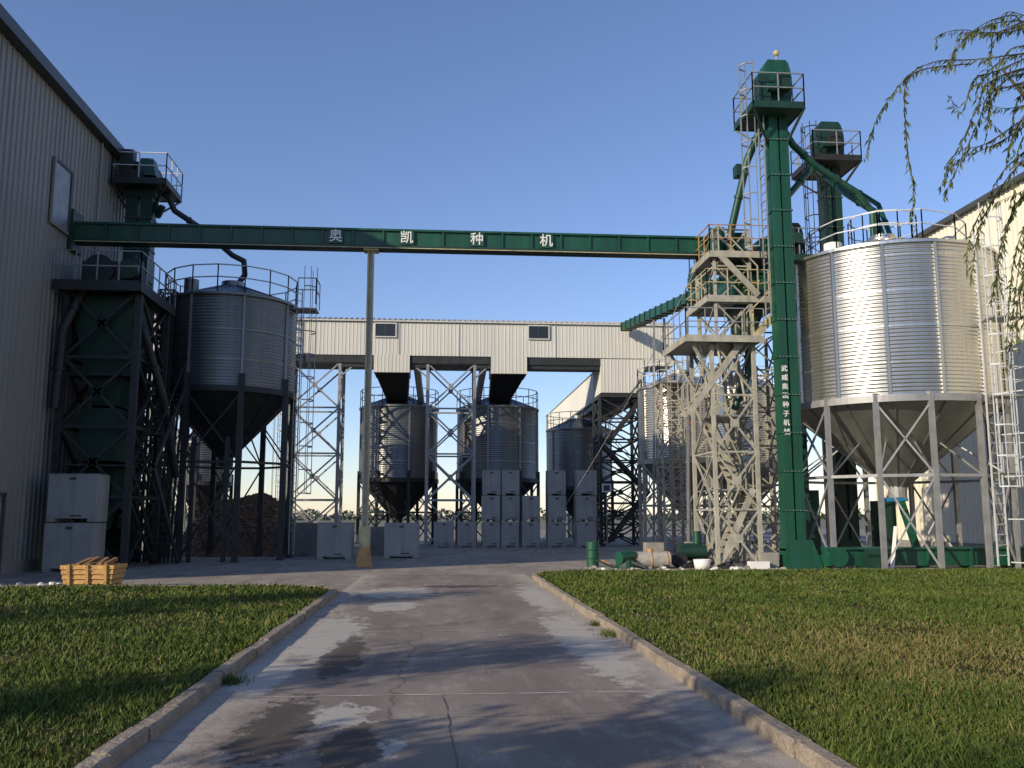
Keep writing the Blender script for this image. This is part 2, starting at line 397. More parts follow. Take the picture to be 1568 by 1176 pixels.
b.done()
b=elevator('bucket_elevator',-11.45,34.6,13.7,.42,.6,.12,DGREEN,DSTEEL,1.5,14.0,-12.28,-10.3,33.6,35.7,WSTEEL)
b.frust((-11.5,-10.75,33.8,34.4,14.3),(-11.35,-10.9,33.9,34.4,15.0),GREEN)
b.box(-12.1,-11.6,33.8,34.2,14.1,15.3,DSTEEL)
b.pipe([(-11.0,34.7,14.2),(-10.5,34.8,13.75),(-10.3,34.9,13.3),(-9.3,35.3,12.7),(-8.3,36.0,11.9),(-7.9,36.3,11.75),(-7.85,36.35,11.2),(-8.2,36.4,10.7)],.11,DSTEEL)
b.pipe([(-10.95,34.6,13.5),(-10.8,34.6,13.0),(-10.6,34.4,13.3)],.12,DGREEN)
b.lattice(-10.5,-9.95,34.2,34.8,0,10,9,DSTEEL,.08,.05)
b.done()
# ---------------------------------------------------------------- left machinery tower
b=MB('steel_platform_tower')
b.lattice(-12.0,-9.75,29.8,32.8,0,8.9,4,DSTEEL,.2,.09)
b.lattice(-12.0,-10.6,32.9,34.0,0,8.4,7,DSTEEL,.1,.06)
b.box(-12.3,-9.6,29.3,33.2,8.85,8.95,DSTEEL)
b.box(-12.3,-9.6,29.26,29.3,8.75,9.08,DSTEEL);b.box(-9.6,-9.56,29.3,33.2,8.75,9.08,DSTEEL)
b.rail([(-9.6,33.2,8.95),(-9.6,29.3,8.95),(-12.3,29.3,8.95)],GSTEEL,1.1,.035,False,.7)
for z in(3.2,6.1):
    b.box(-11.9,-9.85,29.9,32.7,z,z+.06,DSTEEL)
b.frust((-11.3,-10.5,30.5,31.5,5.2),(-11.9,-10.0,30.1,32.2,8.1),DGREEN)
b.box(-11.9,-10.0,30.1,32.2,8.1,8.8,DGREEN)
b.box(-11.6,-10.4,30.4,31.8,3.4,5.1,DGREEN)
b.frust((-11.1,-10.7,30.8,31.2,1.2),(-11.6,-10.4,30.4,31.8,3.2),DGREEN)
b.box(-11.7,-10.6,30.0,31.4,9.05,9.9,DSTEEL)
b.tube((-11.15,29.9,9.6),(-11.15,31.6,9.6),.5,DSTEEL,18)
b.frust((-10.55,-9.85,30.2,30.9,9.0),(-10.4,-10.0,30.3,30.8,10.1),DSTEEL)
b.tube((-10.2,30.1,9.6),(-10.2,29.8,9.6),.33,DGREEN,14)
b.pipe([(-10.2,30.5,9.0),(-9.7,30.3,7.6),(-9.3,31.5,5.5),(-9.2,33,3)],.13,DSTEEL)
b.pipe([(-11.6,30.0,9.0),(-12.0,29.6,7.5),(-12.1,29.6,5)],.15,DSTEEL)
b.stairs((-9.4,33.3,0),(-9.4,30.0,3.2),DSTEEL,.7)
b.stairs((-9.4,30.0,3.2),(-9.4,33.0,6.1),DSTEEL,.7)
for k in range(7):
    b.beam((-10.1+.125*k,33.8+.05*k,0),(-9.9+.1*k,33.4+.3*k,3.5+.8*k),.07,DSTEEL)
b.done()
# ---------------------------------------------------------------- right scaffold tower
b=MB('scaffold_tower')
b.lattice(8.85,10.25,28.9,31.3,0,7.4,4,BEIGE,.12,.055)
b.lattice(9.1,10.3,29.1,31.1,7.4,11.2,3,BEIGE,.09,.045)
b.lattice(10.6,12.2,31.6,33.0,0,8.2,6,BEIGE,.10,.05)
def plat(x0,x1,y0,y1,z,rm):
    b.box(x0,x1,y0,y1,z-.06,z,GSTEEL);b.box(x0,x1,y0-.03,y0,z-.12,z+.1,BEIGE);b.box(x0-.03,x0,y0,y1,z-.12,z+.1,BEIGE)
    b.rail([(x1,y0,z),(x0,y0,z),(x0,y1,z),(x1,y1,z)],rm,1.0,.03,False,.7)
plat(7.9,10.5,28.5,31.5,7.35,GSTEEL)
plat(8.8,11.6,29.0,31.6,8.8,YELL)
plat(8.9,11.8,28.9,31.4,10.3,ORANGE)
b.stairs((8.0,29.2,4.9),(9.9,29.2,7.35),BEIGE,.7)
b.stairs((10.0,30.2,2.5),(8.9,30.2,4.9),BEIGE,.7)
b.stairs((8.9,29.3,0),(10.1,29.3,2.5),BEIGE,.7)
b.stairs((10.2,28.95,7.4),(11.7,28.95,8.9),YELL,.6)
b.stairs((10.5,29.2,8.9),(9.2,29.2,10.3),BEIGE,.6)
b.box(8.9,10.2,28.95,31.2,4.85,4.9,GSTEEL);b.box(8.9,10.2,28.95,31.2,2.45,2.5,GSTEEL)
for x in(8.4,9.0,9.6): b.beam((x,28.8,7.3),(x+.5,29.3,5.2),.07,BEIGE)
b.beam((8.1,28.7,7.3),(8.9,28.95,6.0),.08,BEIGE);b.beam((8.1,31.3,7.3),(8.9,31.2,6.0),.08,BEIGE)
pp=[Vector((9.0,29,10.9)).lerp(Vector((3.6,36.5,0)),k/12)-Vector((0,0,1.0*math.sin(math.pi*k/12)*.6)) for k in range(13)]
for a,c in zip(pp,pp[1:]): b.tube(a,c,.012,GSTEEL,5)
b.done()
b=MB('grain_cleaner')
b.box(9.75,11.1,29.3,30.9,8.95,9.75,GREEN)
b.frust((9.7,11.15,29.2,31,9.75),(10.2,10.7,29.8,30.4,10.2),GREEN)
b.box(9.7,11.15,29.24,29.3,8.85,8.95,YELL)
b.frust((10.2,10.6,29.8,30.3,7.6),(9.9,11.0,29.4,30.8,8.8),DGREEN)
for w0,w1,z in((-.3,.25,9.46),(-.22,.32,9.38),(-.32,.15,9.30)):
    b.beam((10.45+w0,29.29,z-.03),(10.45+w1,29.29,z+.04),.012,LOGO,.05)
b.tube((9.5,30,10.4),(9.5,30,11.5),.28,GREEN,14);b.tube((10.9,30.2,9.8),(11.6,30.4,10.9),.16,GREEN)
b.frust((9.95,10.45,29.5,30.3,10.35),(10.05,10.35,29.7,30.1,11.3),DGREEN);b.box(10.8,11.5,29.4,30.1,10.35,11.0,GREEN)
b.tube((10.2,29.2,10.8),(10.2,29.5,10.8),.25,GREEN,14)
b.pipe([(10.45,29.9,7.6),(10.4,29.9,6.4),(9.9,30.0,5.2)],.12,GREEN)
b.done()
b=MB('inclined_conveyor')
A=Vector((10.3,49.6,12.1));B=Vector((10.7,31.2,10.15))
b.beam(A,B,.55,GREEN,.42)
dv=(B-A).normalized()
for k in range(18):
    q=A+dv*(k*1.05+.3);b.beam(q-dv*.03,q+dv*.03,.63,DGREEN,.5)
b.box(10.3,11.1,36,36.7,11,11.5,DGREEN);b.sphere((10.6,36.6,11.6),.3,GREEN)
for y in(37,43):
    z=12.1-(49.6-y)/18.4*1.95
    for dx in(-.5,.5):b.beam((10.6+dx,y,0),(10.6+dx*.5,y,z-.2),.09,GSTEEL)
    for k in range(5):b.beam((10.1,y,1.8*k+.2),(11.1,y,1.8*k+1.9),.05,GSTEEL)
b.done()
# ---------------------------------------------------------------- gallery building
g=empty('white_conveyor_gallery')
b=MB('gallery_body',g)
def galbox(x0,x1,y0,y1,z0,z1):
    b.box(x0+.03,x1-.03,y0+.03,y1-.03,z0,z1-.02,WALLW)
    b.rib('y',y0,x0,x1,z0,z1,WALLW,.2,.014,-1)
    b.rib('x',x0,y0,y1,z0,z1,WALLW,.2,.014,-1);b.rib('x',x1,y0,y1,z0,z1,WALLW,.2,.014,1)
galbox(-16,13.1,50,52.6,10.4,12.35)
b.frust((-16.15,13.25,49.85,52.75,12.35),(-16.1,13.2,51.2,51.4,12.72),ROOF)
b.box(-16.1,13.2,49.86,49.95,12.28,12.36,WALLW)
b.box(-16,9.0,50.05,52.5,9.98,10.38,DSTEEL)
x=-15.8
while x<13.1: b.beam((x,49.84,12.38),(x,51.3,12.76),.06,ROOF);x+=.3
for x0,x1 in((-3.65,-1.7),(2.8,4.8)):
    b.box(x0,x1,49.96,52.3,9.45,10.42,WALLW);b.rib('y',49.95,x0,x1,9.45,10.45,WALLW,.2,.014,-1)
for x in(-12,-8.2,-2.3,1.0,6.4): b.box(x-.03,x+.03,49.965,49.985,10.4,12.3,ROOF)
galbox(8.95,11.4,49.97,52.4,8.45,10.35)
galbox(11.4,13.1,50,52.4,10.0,10.38)
b.box(8.9,11.4,50.0,52.4,8.2,8.42,DSTEEL)
b.rib('x',9.4,52.6,80,8.6,10.35,WALLW,.3,.02,-1);b.box(9.43,11.6,52.6,80,8.6,10.3,WALLW)
b.frust((9.3,11.8,52.6,80.1,10.35),(10.5,10.7,52.6,80.1,10.7),ROOF)
b.box(9.5,11.6,52.6,80,8.2,8.58,DSTEEL)
b.box(9.36,9.375,52.6,80,8.55,8.68,TRIM)
b.done()
b=MB('gallery_windows',g)
for x0,x1 in((-3.6,-2.5),(4.9,6.0)):
    b.box(x0,x1,49.93,49.98,11.45,12.15,GLASS)
    for a,c,d,e in((x0-.06,x1+.06,12.15,12.21),(x0-.06,x1+.06,11.39,11.45),(x0-.06,x0,11.45,12.15),(x1,x1+.06,11.45,12.15)):
        b.box(a,c,49.9,49.98,d,e,WALLW)
    b.box((x0+x1)/2-.02,(x0+x1)/2+.02,49.915,49.93,11.45,12.15,TRIM)
b.done()
b=MB('gallery_trestles',g)
b.lattice(-8.2,-5.5,50.2,52.4,0,10,4,GSTEEL,.16,.08)
b.lattice(-0.7,1.9,50.2,52.4,0,10,4,GSTEEL,.16,.08)
b.lattice(8.9,11.1,50.2,52.2,0,8.2,7,DSTEEL,.16,.08)
b.lattice(-15.5,-13.5,50.2,52.4,0,10,4,GSTEEL,.16,.08)
b.lattice(9.6,11.4,66,68,0,8.2,4,GSTEEL,.16,.08)
b.lattice(9.6,11.4,78,80,0,8.2,4,GSTEEL,.16,.08)
for x in(-8.2,-5.5,-.7,1.9):
    b.beam((x,50.2,9.2),(x+.9 if x in(-5.5,1.9) else x-.9,50.2,10),.08,GSTEEL)
for x0,x1 in((-5.5,-.7),(1.9,8.9)):
    b.beam((x0,50.2,9.85),(x1,50.2,9.85),.12,DSTEEL,.2)
b.ladder((-8.5,50.1),(0,-1),.2,12.2,GSTEEL)
for z in(8.4,9.3,10.2,11.1,12.0):
    b.box(-8.9,-8.2,49.5,50,z,z+.04,GSTEEL);b.rail([(-8.9,50,z),(-8.9,49.5,z),(-8.2,49.5,z)],GSTEEL,.8,.03)
b.stairs((11.5,50.5,3.0),(9.0,50.5,5.6),DSTEEL,.7);b.stairs((9.2,49.6,5.6),(11.2,49.6,8.2),DSTEEL,.7);b.stairs((9.2,49.6,.3),(11.4,49.6,3.0),DSTEEL,.7)
b.done()
b=MB('gallery_chutes',g)
b.frust((-3.1,-1.9,53.2,55.0,8.3),(-3.6,-1.75,50.2,52.2,9.44),BLACK)
b.frust((2.9,4.1,53.2,55.0,8.3),(2.85,4.75,50.2,52.2,9.44),BLACK)
b.beam((-1.35,50.6,10.2),(-1.1,55.2,8.2),.35,WALLW,.4);b.beam((2.45,50.6,10.2),(2.2,55.2,8.2),.35,WALLW,.4)
b.done()
# ---------------------------------------------------------------- warehouses
g=empty('corrugated_warehouse')
BX=-25.
b=MB('walls',g)
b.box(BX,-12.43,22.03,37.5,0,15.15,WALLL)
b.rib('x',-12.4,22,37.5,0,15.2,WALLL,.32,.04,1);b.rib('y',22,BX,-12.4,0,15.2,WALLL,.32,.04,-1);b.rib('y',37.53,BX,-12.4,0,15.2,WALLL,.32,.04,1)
b.box(-12.41,-12.34,22,37.5,0,.35,CONC)
b.done()
b=MB('roof',g)
xm=(BX-12.1)/2
b.add([(BX-.2,21.7,15.2),(-12.1,21.7,15.2),(-12.1,37.8,15.2),(BX-.2,37.8,15.2),(xm,21.7,16.4),(xm,37.8,16.4)],[(0,1,4),(1,2,5,4),(2,3,5),(3,0,4,5),(0,3,2,1)],ROOF)
b.box(-12.38,-12.02,21.6,37.85,15.05,15.42,TRIM)
b.done()
b=MB('window_panel',g)
b.box(-12.36,-12.33,28.95,30.2,10.9,12.9,GSTEEL)
for y0,y1,z0,z1 in((28.85,28.95,10.8,13.0),(30.2,30.3,10.8,13.0),(28.95,30.2,12.9,13.0),(28.95,30.2,10.8,10.9)):
    b.box(-12.36,-12.28,y0,y1,z0,z1,TRIM if z0>12.8 or y0>30 else WALLL)
b.done()
b=MB('door',g)
b.box(-12.355,-12.31,25.2,27.1,.0,2.2,GSTEEL)
b.box(-12.36,-12.24,25.1,25.2,0,2.3,TRIM);b.box(-12.36,-12.24,27.1,27.2,0,2.3,TRIM);b.box(-12.36,-12.24,25.1,27.2,2.2,2.3,TRIM)
b.tube((-12.3,32.6,.0),(-12.3,32.6,15),.05,WALLL)
b.done()
g=empty('cream_warehouse')
b=MB('walls',g)
b.box(22.53,52,14.03,46,0,14.6,WALLR)
b.rib('x',22.5,14,46,.5,14.6,WALLR,.32,.04,-1);b.rib('y',14,22.5,52,0,14.6,WALLR,.32,.04,-1)
b.box(22.4,22.5,14,46,0,.5,CONC)
b.done()
b=MB('roof',g)
b.add([(22.2,13.7,14.65),(52.2,13.7,14.65),(52.2,46.3,14.65),(22.2,46.3,14.65),(37,13.7,17.5),(37,46.3,17.5)],[(0,1,4),(1,2,5,4),(2,3,5),(3,0,4,5),(0,3,2,1)],ROOF)
b.box(22.2,22.48,13.6,46.3,14.55,14.72,TRIM)
b.done()
b=MB('door',g)
b.box(22.4,22.45,30,32,0.5,5,GSTEEL);b.box(22.36,22.45,29.9,30,0.5,5.1,RED);b.box(22.36,22.45,32,32.1,.5,5.1,RED);b.box(22.36,22.45,29.9,32.1,5,5.1,RED)
b.done()
# ---------------------------------------------------------------- storage boxes
def sbox(b,x0,x1,y0,y1,z0,h):
    b.box(x0+.02,x1-.02,y0+.02,y1-.02,z0+.10,z0+h-.03,BOXG)
    for x in(x0+.02,x1-.26):
        b.box(x,x+.24,y0+.05,y1-.05,z0,z0+.10,BOXG)
    b.box(x0+.015,x1-.015,y0+.015,y1-.015,z0+h-.06,z0+h-.035,GSTEEL)
    xm=(x0+x1)/2
    b.box(xm-.09,xm+.09,y0-.01,y0+.018,z0+h-.22,z0+h-.14,TRIM)
    b.box(xm-.02,xm+.3,y0+.012,y0+.0185,z0+.16,z0+.2,DSTEEL)
def stack(x0,w,y,d,n,h=1.37):
    b=MB('metal_storage_box')
    for k in range(n):
        j=random.uniform(-.03,.03)
        sbox(b,x0+j,x0+w+j,y+j,y+d+j,k*h,h)
    b.done()
stack(2.3,.99,49,1.1,3);stack(3.32,.99,49.05,1.1,3);stack(4.42,.99,49,1.1,2);stack(5.83,1.0,49.1,1.1,3);stack(7.35,1.08,48.8,1.2,3)
stack(-.25,1.1,48.9,1.1,1);stack(.98,1.05,49.0,1.1,1)
stack(-11.75,1.45,28.6,1.1,2,1.47)
stack(-4.7,1.35,36.3,1.3,1,1.42);stack(-2.15,1.4,36.8,1.3,1,1.4)
b=MB('concrete_barrier')
b.box(-6.3,-4.9,39,39.3,0,1.35,CONC);b.box(-3.3,-2.1,39.2,39.5,0,1.2,CONC);b.box(-6.3,-6.0,39.3,44,0,1.35,CONC)
b.done()
N=70;vs=[];fs=[]
for j in range(N):
    for i in range(N):
        x=-11.6+6.2*i/(N-1);y=38.5+8*j/(N-1)
        u=(x+8.6)/3.1;v=(y-42.5)/4
        h=2.6*max(0,1-(u*u*.9+v*v)**.9)+random.uniform(-.05,.06)
        vs.append((x,y,max(h,-.02)+.2*math.sin(x*2.1+y)*max(0,1-u*u-v*v)))
for j in range(N-1):
    for i in range(N-1):
        k=j*N+i;fs.append((k,k+1,k+N+1,k+N))
b=MB('corn_cob_heap');b.add(vs,fs,CORN)
for k in range(2500):
    t=random.random()*6.28;q=random.random()**.6
    x=-8.6+3.0*q*math.cos(t);y=42.5+3.9*q*math.sin(t)
    if y>43.5:continue
    u=(x+8.6)/3.1;v=(y-42.5)/4;z=2.6*max(0,1-(u*u*.9+v*v)**.9)+.2*math.sin(x*2.1+y)*max(0,1-u*u-v*v)+.03
    d=Vector((random.uniform(-1,1),random.uniform(-1,1),random.uniform(-.5,.5))).normalized()*.09
    b.tube(Vector((x,y,z))-d,Vector((x,y,z))+d,.03,CORN,4,.02)
b.done()
# ---------------------------------------------------------------- small yard objects
b=MB('wooden_crate')
x0,x1,y0,y1=-8.35,-7.35,21.68,22.35
for k in range(5):
    z=.02+k*.11;e=.02*k
    b.box(x0-e,x1+e,y0-e-.02,y0-e,z,z+.09,WICK);b.box(x0-e,x1+e,y1+e,y1+e+.02,z,z+.09,WICK)
    b.box(x0-e-.02,x0-e,y0-e,y1+e,z,z+.09,WICK);b.box(x1+e,x1+e+.02,y0-e,y1+e,z,z+.09,WICK)
for x in(x0+.1,(x0+x1)/2,x1-.1): b.beam((x,y0-.03,0),(x,y0-.12,.56),.06,WICK)
b.box(x0,x1,y0,y1,.02,.3,WICK2)
for k in range(7):
    b.beam((x0+.1+.12*k,y0+.1,.42+random.random()*.15),(x0+.3+.1*k,y1-.1,.5+random.random()*.2),.08,WICK2)
b.done()
b=MB('oil_drum')
b.lathe(5.05,30.2,[(0,0),(.2,0),(.2,.25),(.215,.27),(.2,.29),(.2,.52),(.215,.54),(.2,.56),(.2,.8),(.18,.8),(.18,.78),(0,.78)],GREEN,24,False)
b.done()
b=MB('seed_cleaner_parts')
b.lathe(5.9,28.8,[(.0,.3),(.28,.3),(.36,.1),(.36,0)],DGREEN,20,False)
b.tube((5.6,28.6,.35),(6.1,28.9,.38),.2,GREEN,16)
b.box(7.9,8.5,29.6,30.3,.2,.75,DGREEN);b.tube((7.8,29.4,.5),(8.6,29.4,.5),.22,DGREEN,16);b.tube((8.5,30,.2),(8.5,30,1.15),.14,GREEN,14)
b.beam((7.6,29.1,.1),(8.8,29.3,.12),.12,BLACK);b.tube((7.7,29.2,.25),(7.7,29.45,.25),.25,BLACK,16)
for k in range(14):
    x=random.uniform(5.3,10.2);y=random.uniform(28,29.4);a=random.random()*3.1
    b.beam((x,y,.08),(x+.5*math.cos(a),y+.5*math.sin(a),.08+random.random()*.25),.07,random.choice([DGREEN,DSTEEL,ORANGE,GSTEEL]))
b.done()
b=MB('rusty_tank')
b.tube((6.1,29,.27),(7.3,29,.27),.26,STONE,20)
for x in(6.2,6.7,7.2):b.tube((x-.02,29,.27),(x+.02,29,.27),.275,ORANGE,20)
b.box(6.2,6.35,28.75,29.25,0,.12,DSTEEL);b.box(7.05,7.2,28.75,29.25,0,.12,DSTEEL);b.tube((6.7,29,.5),(6.7,29,.62),.09,ORANGE,10)
b.done()
b=MB('white_bucket')
b.lathe(8.1,28.1,[(0,0),(.22,0),(.27,.32),(.25,.32),(.2,.05),(0,.05)],WHITE,24)
b.done()
b=MB('concrete_plinth')
b.box(8.6,9.6,31.4,32.0,0,.75,CONC);b.box(10.2,10.6,28.3,29.1,0,.5,CONC);b.box(9.6,10.2,28.0,28.35,0,.25,WHITE);b.box(7.4,8.0,32.5,33.2,0,.7,CONC)
b.done()
b=MB('screw_conveyor_trough')
b.box(11.9,22.2,27.7,28.25,.12,.62,GREEN);b.box(11.9,22.2,27.6,28.35,.62,.68,GREEN)
x=12.3
while x<22: b.box(x-.04,x+.04,27.62,28.33,0,.62,GREEN);x+=1.4
b.tube((12.2,27.5,.4),(12.2,28.5,.4),.3,GREEN,18)
b.box(12.9,13.6,27.3,27.9,.0,.4,DGREEN);b.tube((13,27.4,.5),(13.6,27.4,.5),.14,DGREEN,12)
b.beam((13.6,27.0,.05),(14.4,28.2,1.3),.11,WHITE,.06)
b.beam((14.9,27.9,.6),(15.25,29.4,2.1),.2,GREEN,.2)
b.box(17.6,18.4,27.2,27.6,.1,.45,DGREEN)
b.box(13.6,14.2,33.5,34.3,0,2.6,GREEN);b.box(16.2,16.9,33,33.6,0,2.2,DGREEN)
b.done()
b=MB('rubble_pile')
for k in range(230):
    a=random.random()
    if a<.5: x=random.uniform(4.6,10.5);y=random.uniform(26.8,29)
    elif a<.65: x=random.uniform(11,21);y=random.uniform(26.8,27.5)
    elif a<.8: x=random.uniform(-12,-8.8);y=random.uniform(22,23.5)
    else: x=random.uniform(-1.9,2.3);y=random.uniform(5,25)
    r=random.uniform(.03,.13) if a<.8 else random.uniform(.006,.018)
    if random.random()<.6:r*=.6
    b.rock((x,y,r*.3),r,random.choice([STONE,CONC,WHITE,STONE]))
b.done()
b=MB('warning_sign')
b.box(8.7,9.2,48.75,48.78,2.9,3.35,WHITE);b.box(8.78,9.12,48.735,48.748,2.97,3.28,TRIM);b.beam((8.95,48.8,0),(8.95,48.8,2.9),.05,GSTEEL)
b.done()
# ---------------------------------------------------------------- ground
def ground_mat(name,c1,c2,c3,fine=.12,edge=None,light=(),dark=()):
    m=bpy.data.materials.new(name);m.use_nodes=True;nt=m.node_tree;N=nt.nodes;L=nt.links;bs=N['Principled BSDF']
    bs.inputs['Roughness'].default_value=.9;bs.inputs['Specular IOR Level'].default_value=.25
    tc=N.new('ShaderNodeTexCoord')
    def noise(sc,det=8,scl=(1,1,1),ro=.6):
        mp=N.new('ShaderNodeMapping');mp.inputs['Scale'].default_value=scl;L.new(tc.outputs['Object'],mp.inputs[0])
        n=N.new('ShaderNodeTexNoise');n.inputs['Scale'].default_value=sc;n.inputs['Detail'].default_value=det;n.inputs['Roughness'].default_value=ro
        L.new(mp.outputs[0],n.inputs['Vector']);return n.outputs[0]
    def ramp(i,a,b,ca=0,cb=1):
        r=N.new('ShaderNodeMapRange');r.inputs[1].default_value=a;r.inputs[2].default_value=b;r.inputs[3].default_value=ca;r.inputs[4].default_value=cb;L.new(i,r.inputs[0]);return r.outputs[0]
    def mix(f,a,b,mode='MIX'):
        x=N.new('ShaderNodeMix');x.data_type='RGBA';x.blend_type=mode
        if isinstance(f,float):x.inputs[0].default_value=f
        else:L.new(f,x.inputs[0])
        for k,q in((6,a),(7,b)):
            if isinstance(q,tuple):x.inputs[k].default_value=(*q,1)
            else:L.new(q,x.inputs[k])
        return x.outputs[2]
    def math_(op,a,b):
        x=N.new('ShaderNodeMath');x.operation=op
        for k,q in((0,a),(1,b)):
            if isinstance(q,(int,float)):x.inputs[k].default_value=q
            else:L.new(q,x.inputs[k])
        return x.outputs[0]
    c=mix(ramp(noise(.6,9,(1,.35,1)),.38,.62),c1,c2)
    c=mix(ramp(noise(1.7,10,(1.4,.5,1),.75),.52,.68),c,c3)
    c=mix(ramp(noise(.9,8,(1,.6,1),.7),.57,.68,0,.7),c,tuple(q*.5 for q in c1))
    c=mix(ramp(noise(7,8,(1,1,1),.75),.60,.70,0,.5),c,tuple(q*.55 for q in c1))
    c=mix(ramp(noise(25,6,(1,1,1),.7),.62,.68,0,.6),c,tuple(min(1,q*1.7) for q in c2))
    if edge:
        sx=N.new('ShaderNodeSeparateXYZ');L.new(tc.outputs['Object'],sx.inputs[0])
        ab=math_('ABSOLUTE',math_('SUBTRACT',sx.outputs[0],.17),0)
        ad=math_('ADD',math_('MULTIPLY',noise(3.0,10,(1,.6,1),.75),2.2),ab)
        c=mix(ramp(ad,2.7,3.3,0,.85),c,edge)
        # tyre tracks
        tr=math_('ABSOLUTE',math_('SUBTRACT',ab,.85),0)
        c=mix(math_('MULTIPLY',ramp(tr,.0,.38,.45,0),noise(1.2,6,(1,.3,1))),c,tuple(q*.45 for q in c1))
    def region(lst):
        tot=None;nz=noise(4.0,10,(1,.8,1),.72)
        for cx,cy,rx,ry in lst:
            mp=N.new('ShaderNodeMapping');mp.inputs['Location'].default_value=(-cx/rx,-cy/ry,0);mp.inputs['Scale'].default_value=(1/rx,1/ry,0);L.new(tc.outputs['Object'],mp.inputs[0])
            ln=N.new('ShaderNodeVectorMath');ln.operation='LENGTH';L.new(mp.outputs[0],ln.inputs[0])
            q=math_('SUBTRACT',1.15,ln.outputs['Value']);q=math_('MAXIMUM',q,-1.5)
            tot=q if tot is None else math_('MAXIMUM',tot,q)
        s=math_('ADD',math_('MULTIPLY',tot,.35),nz)
        return ramp(s,.56,.62)
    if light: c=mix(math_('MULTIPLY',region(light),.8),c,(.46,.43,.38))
    if dark: c=mix(math_('MULTIPLY',region(dark),.85),c,(.065,.055,.047))
    f=noise(55,5);c=mix(1.0,c,ramp(f,.3,.7,1-fine,1+fine),'MULTIPLY')
    v=N.new('ShaderNodeTexVoronoi');v.feature='DISTANCE_TO_EDGE';v.inputs['Scale'].default_value=.33;
    nz=N.new('ShaderNodeTexNoise');nz.inputs['Scale'].default_value=1.5;nz.inputs['Detail'].default_value=6;L.new(tc.outputs['Object'],nz.inputs['Vector'])
    mm=N.new('ShaderNodeMix');mm.data_type='VECTOR';mm.inputs[0].default_value=.35;L.new(tc.outputs['Object'],mm.inputs[4]);L.new(nz.outputs['Color'],mm.inputs[5]);L.new(mm.outputs[1],v.inputs['Vector'])
    c=mix(ramp(v.outputs['Distance'],.0,.005,.55,0),c,(.05,.045,.04))
    L.new(c,bs.inputs['Base Color'])
    bp=N.new('ShaderNodeBump');bp.inputs['Strength'].default_value=.6;bp.inputs['Distance'].default_value=.012;L.new(noise(70,6),bp.inputs['Height']);L.new(bp.outputs[0],bs.inputs['Normal'])
    return m
GROUND=ground_mat('yard_concrete',(.23,.20,.175),(.31,.275,.24),(.40,.365,.32))
ROAD=ground_mat('road_concrete',(.20,.165,.145),(.265,.225,.195),(.34,.295,.26),fine=.2,edge=(.43,.385,.33),
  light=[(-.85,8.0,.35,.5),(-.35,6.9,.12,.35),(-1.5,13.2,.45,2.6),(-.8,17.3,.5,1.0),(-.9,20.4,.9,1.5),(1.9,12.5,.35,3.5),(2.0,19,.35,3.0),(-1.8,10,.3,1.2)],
  dark=[(-1.25,7.6,.3,1.3),(-.6,6.9,.25,.7),(-1.1,11.3,.25,1.8),(.5,22,1.0,.4)])
DIRT=mat('field_earth',(.20,.17,.12),.95,0,.3,.05,col2=(.12,.13,.06),fine=.2)
b=MB('ground');b.add([(-3000,-3000,-.004),(3000,-3000,-.004),(3000,3000,-.004),(-3000,3000,-.004)],[(0,1,2,3)],DIRT);b.done()
b=MB('yard_pavement');b.add([(-60,-30,0),(60,-30,0),(60,110,0),(-60,110,0)],[(0,1,2,3)],GROUND);b.done()
b=MB('road');b.add([(-2.1,-30,.004),(2.45,-30,.004),(2.45,26.5,.004),(-2.1,26.5,.004)],[(0,1,2,3)],ROAD)
def strip(xa,ya,xb,yb,w,z,m,n=50,jit=.012):
    vs=[];d=Vector((xb-xa,yb-ya)).normalized();t=Vector((-d.y,d.x));o=0
    for i in range(n+1):
        o+=random.uniform(-jit,jit);ww=w*random.uniform(.3,1.3);p=Vector((xa,ya)).lerp(Vector((xb,yb)),i/n)+t*o*.5
        vs+=[(*(p-t*ww),z),(*(p+t*ww),z)]
    b.add(vs,[(2*i,2*i+2,2*i+3,2*i+1) for i in range(n)],m)
for y in(3.8,8.85,13.6,18.6,23.6,28.6): strip(-2.1,y,2.45,y,.02 if y==8.85 else .014,.008,JOINT)
strip(.15,3,.1,8.8,.005,.008,TAR,60,.02)
b.done()
def kerb(path_in,path_out,name):
    b=MB(name);n=len(path_in)
    for i in range(n-1):
        a,c=Vector(path_in[i]),Vector(path_in[i+1]);p,q=Vector(path_out[i]),Vector(path_out[i+1])
        e=.007/max((c-a).length,.01);a2=a.lerp(c,e);c2=c.lerp(a,e);p2=p.lerp(q,e);q2=q.lerp(p,e)
        h=.12+random.uniform(-.012,.012);h2=h+random.uniform(-.008,.008);k=.022
        iv=(p2-a2).normalized()*k;jv=(q2-c2).normalized()*k
        dx=Vector((random.uniform(-.012,.012),random.uniform(-.004,.004)))
        a2=a2+dx;c2=c2+dx
        vs=[(*a2,0),(*c2,0),(*c2,h2-k),(*a2,h-k),(*(a2+iv),h),(*(c2+jv),h2),(*p2,h),(*q2,h2),(*p2,0),(*q2,0)]
        b.add(vs,[(0,1,2,3),(3,2,5,4),(4,5,7,6),(6,7,9,8),(0,3,4,6,8),(1,9,7,5,2)],KERB)
    b.done()
KW=.13
pi_,po=[],[]
y=-20.
while y<19.7: pi_.append((-2.1,y));po.append((-2.1-KW,y));y+=.8
for a in range(0,91,10):
    pi_.append((-3.9+1.8*math.cos(R(a)),19.7+1.8*math.sin(R(a))));po.append((-3.9+(1.8-KW)*math.cos(R(a)),19.7+(1.8-KW)*math.sin(R(a))))
x=-4.7
while x>-30: pi_.append((x,21.5));po.append((x,21.5-KW));x-=.8
kerb(pi_,po,'kerb');LL=[p for p in po if p[0]>-30]
pi_,po=[],[]
y=-20.
while y<24.3: pi_.append((2.45,y));po.append((2.45+KW,y));y+=.8
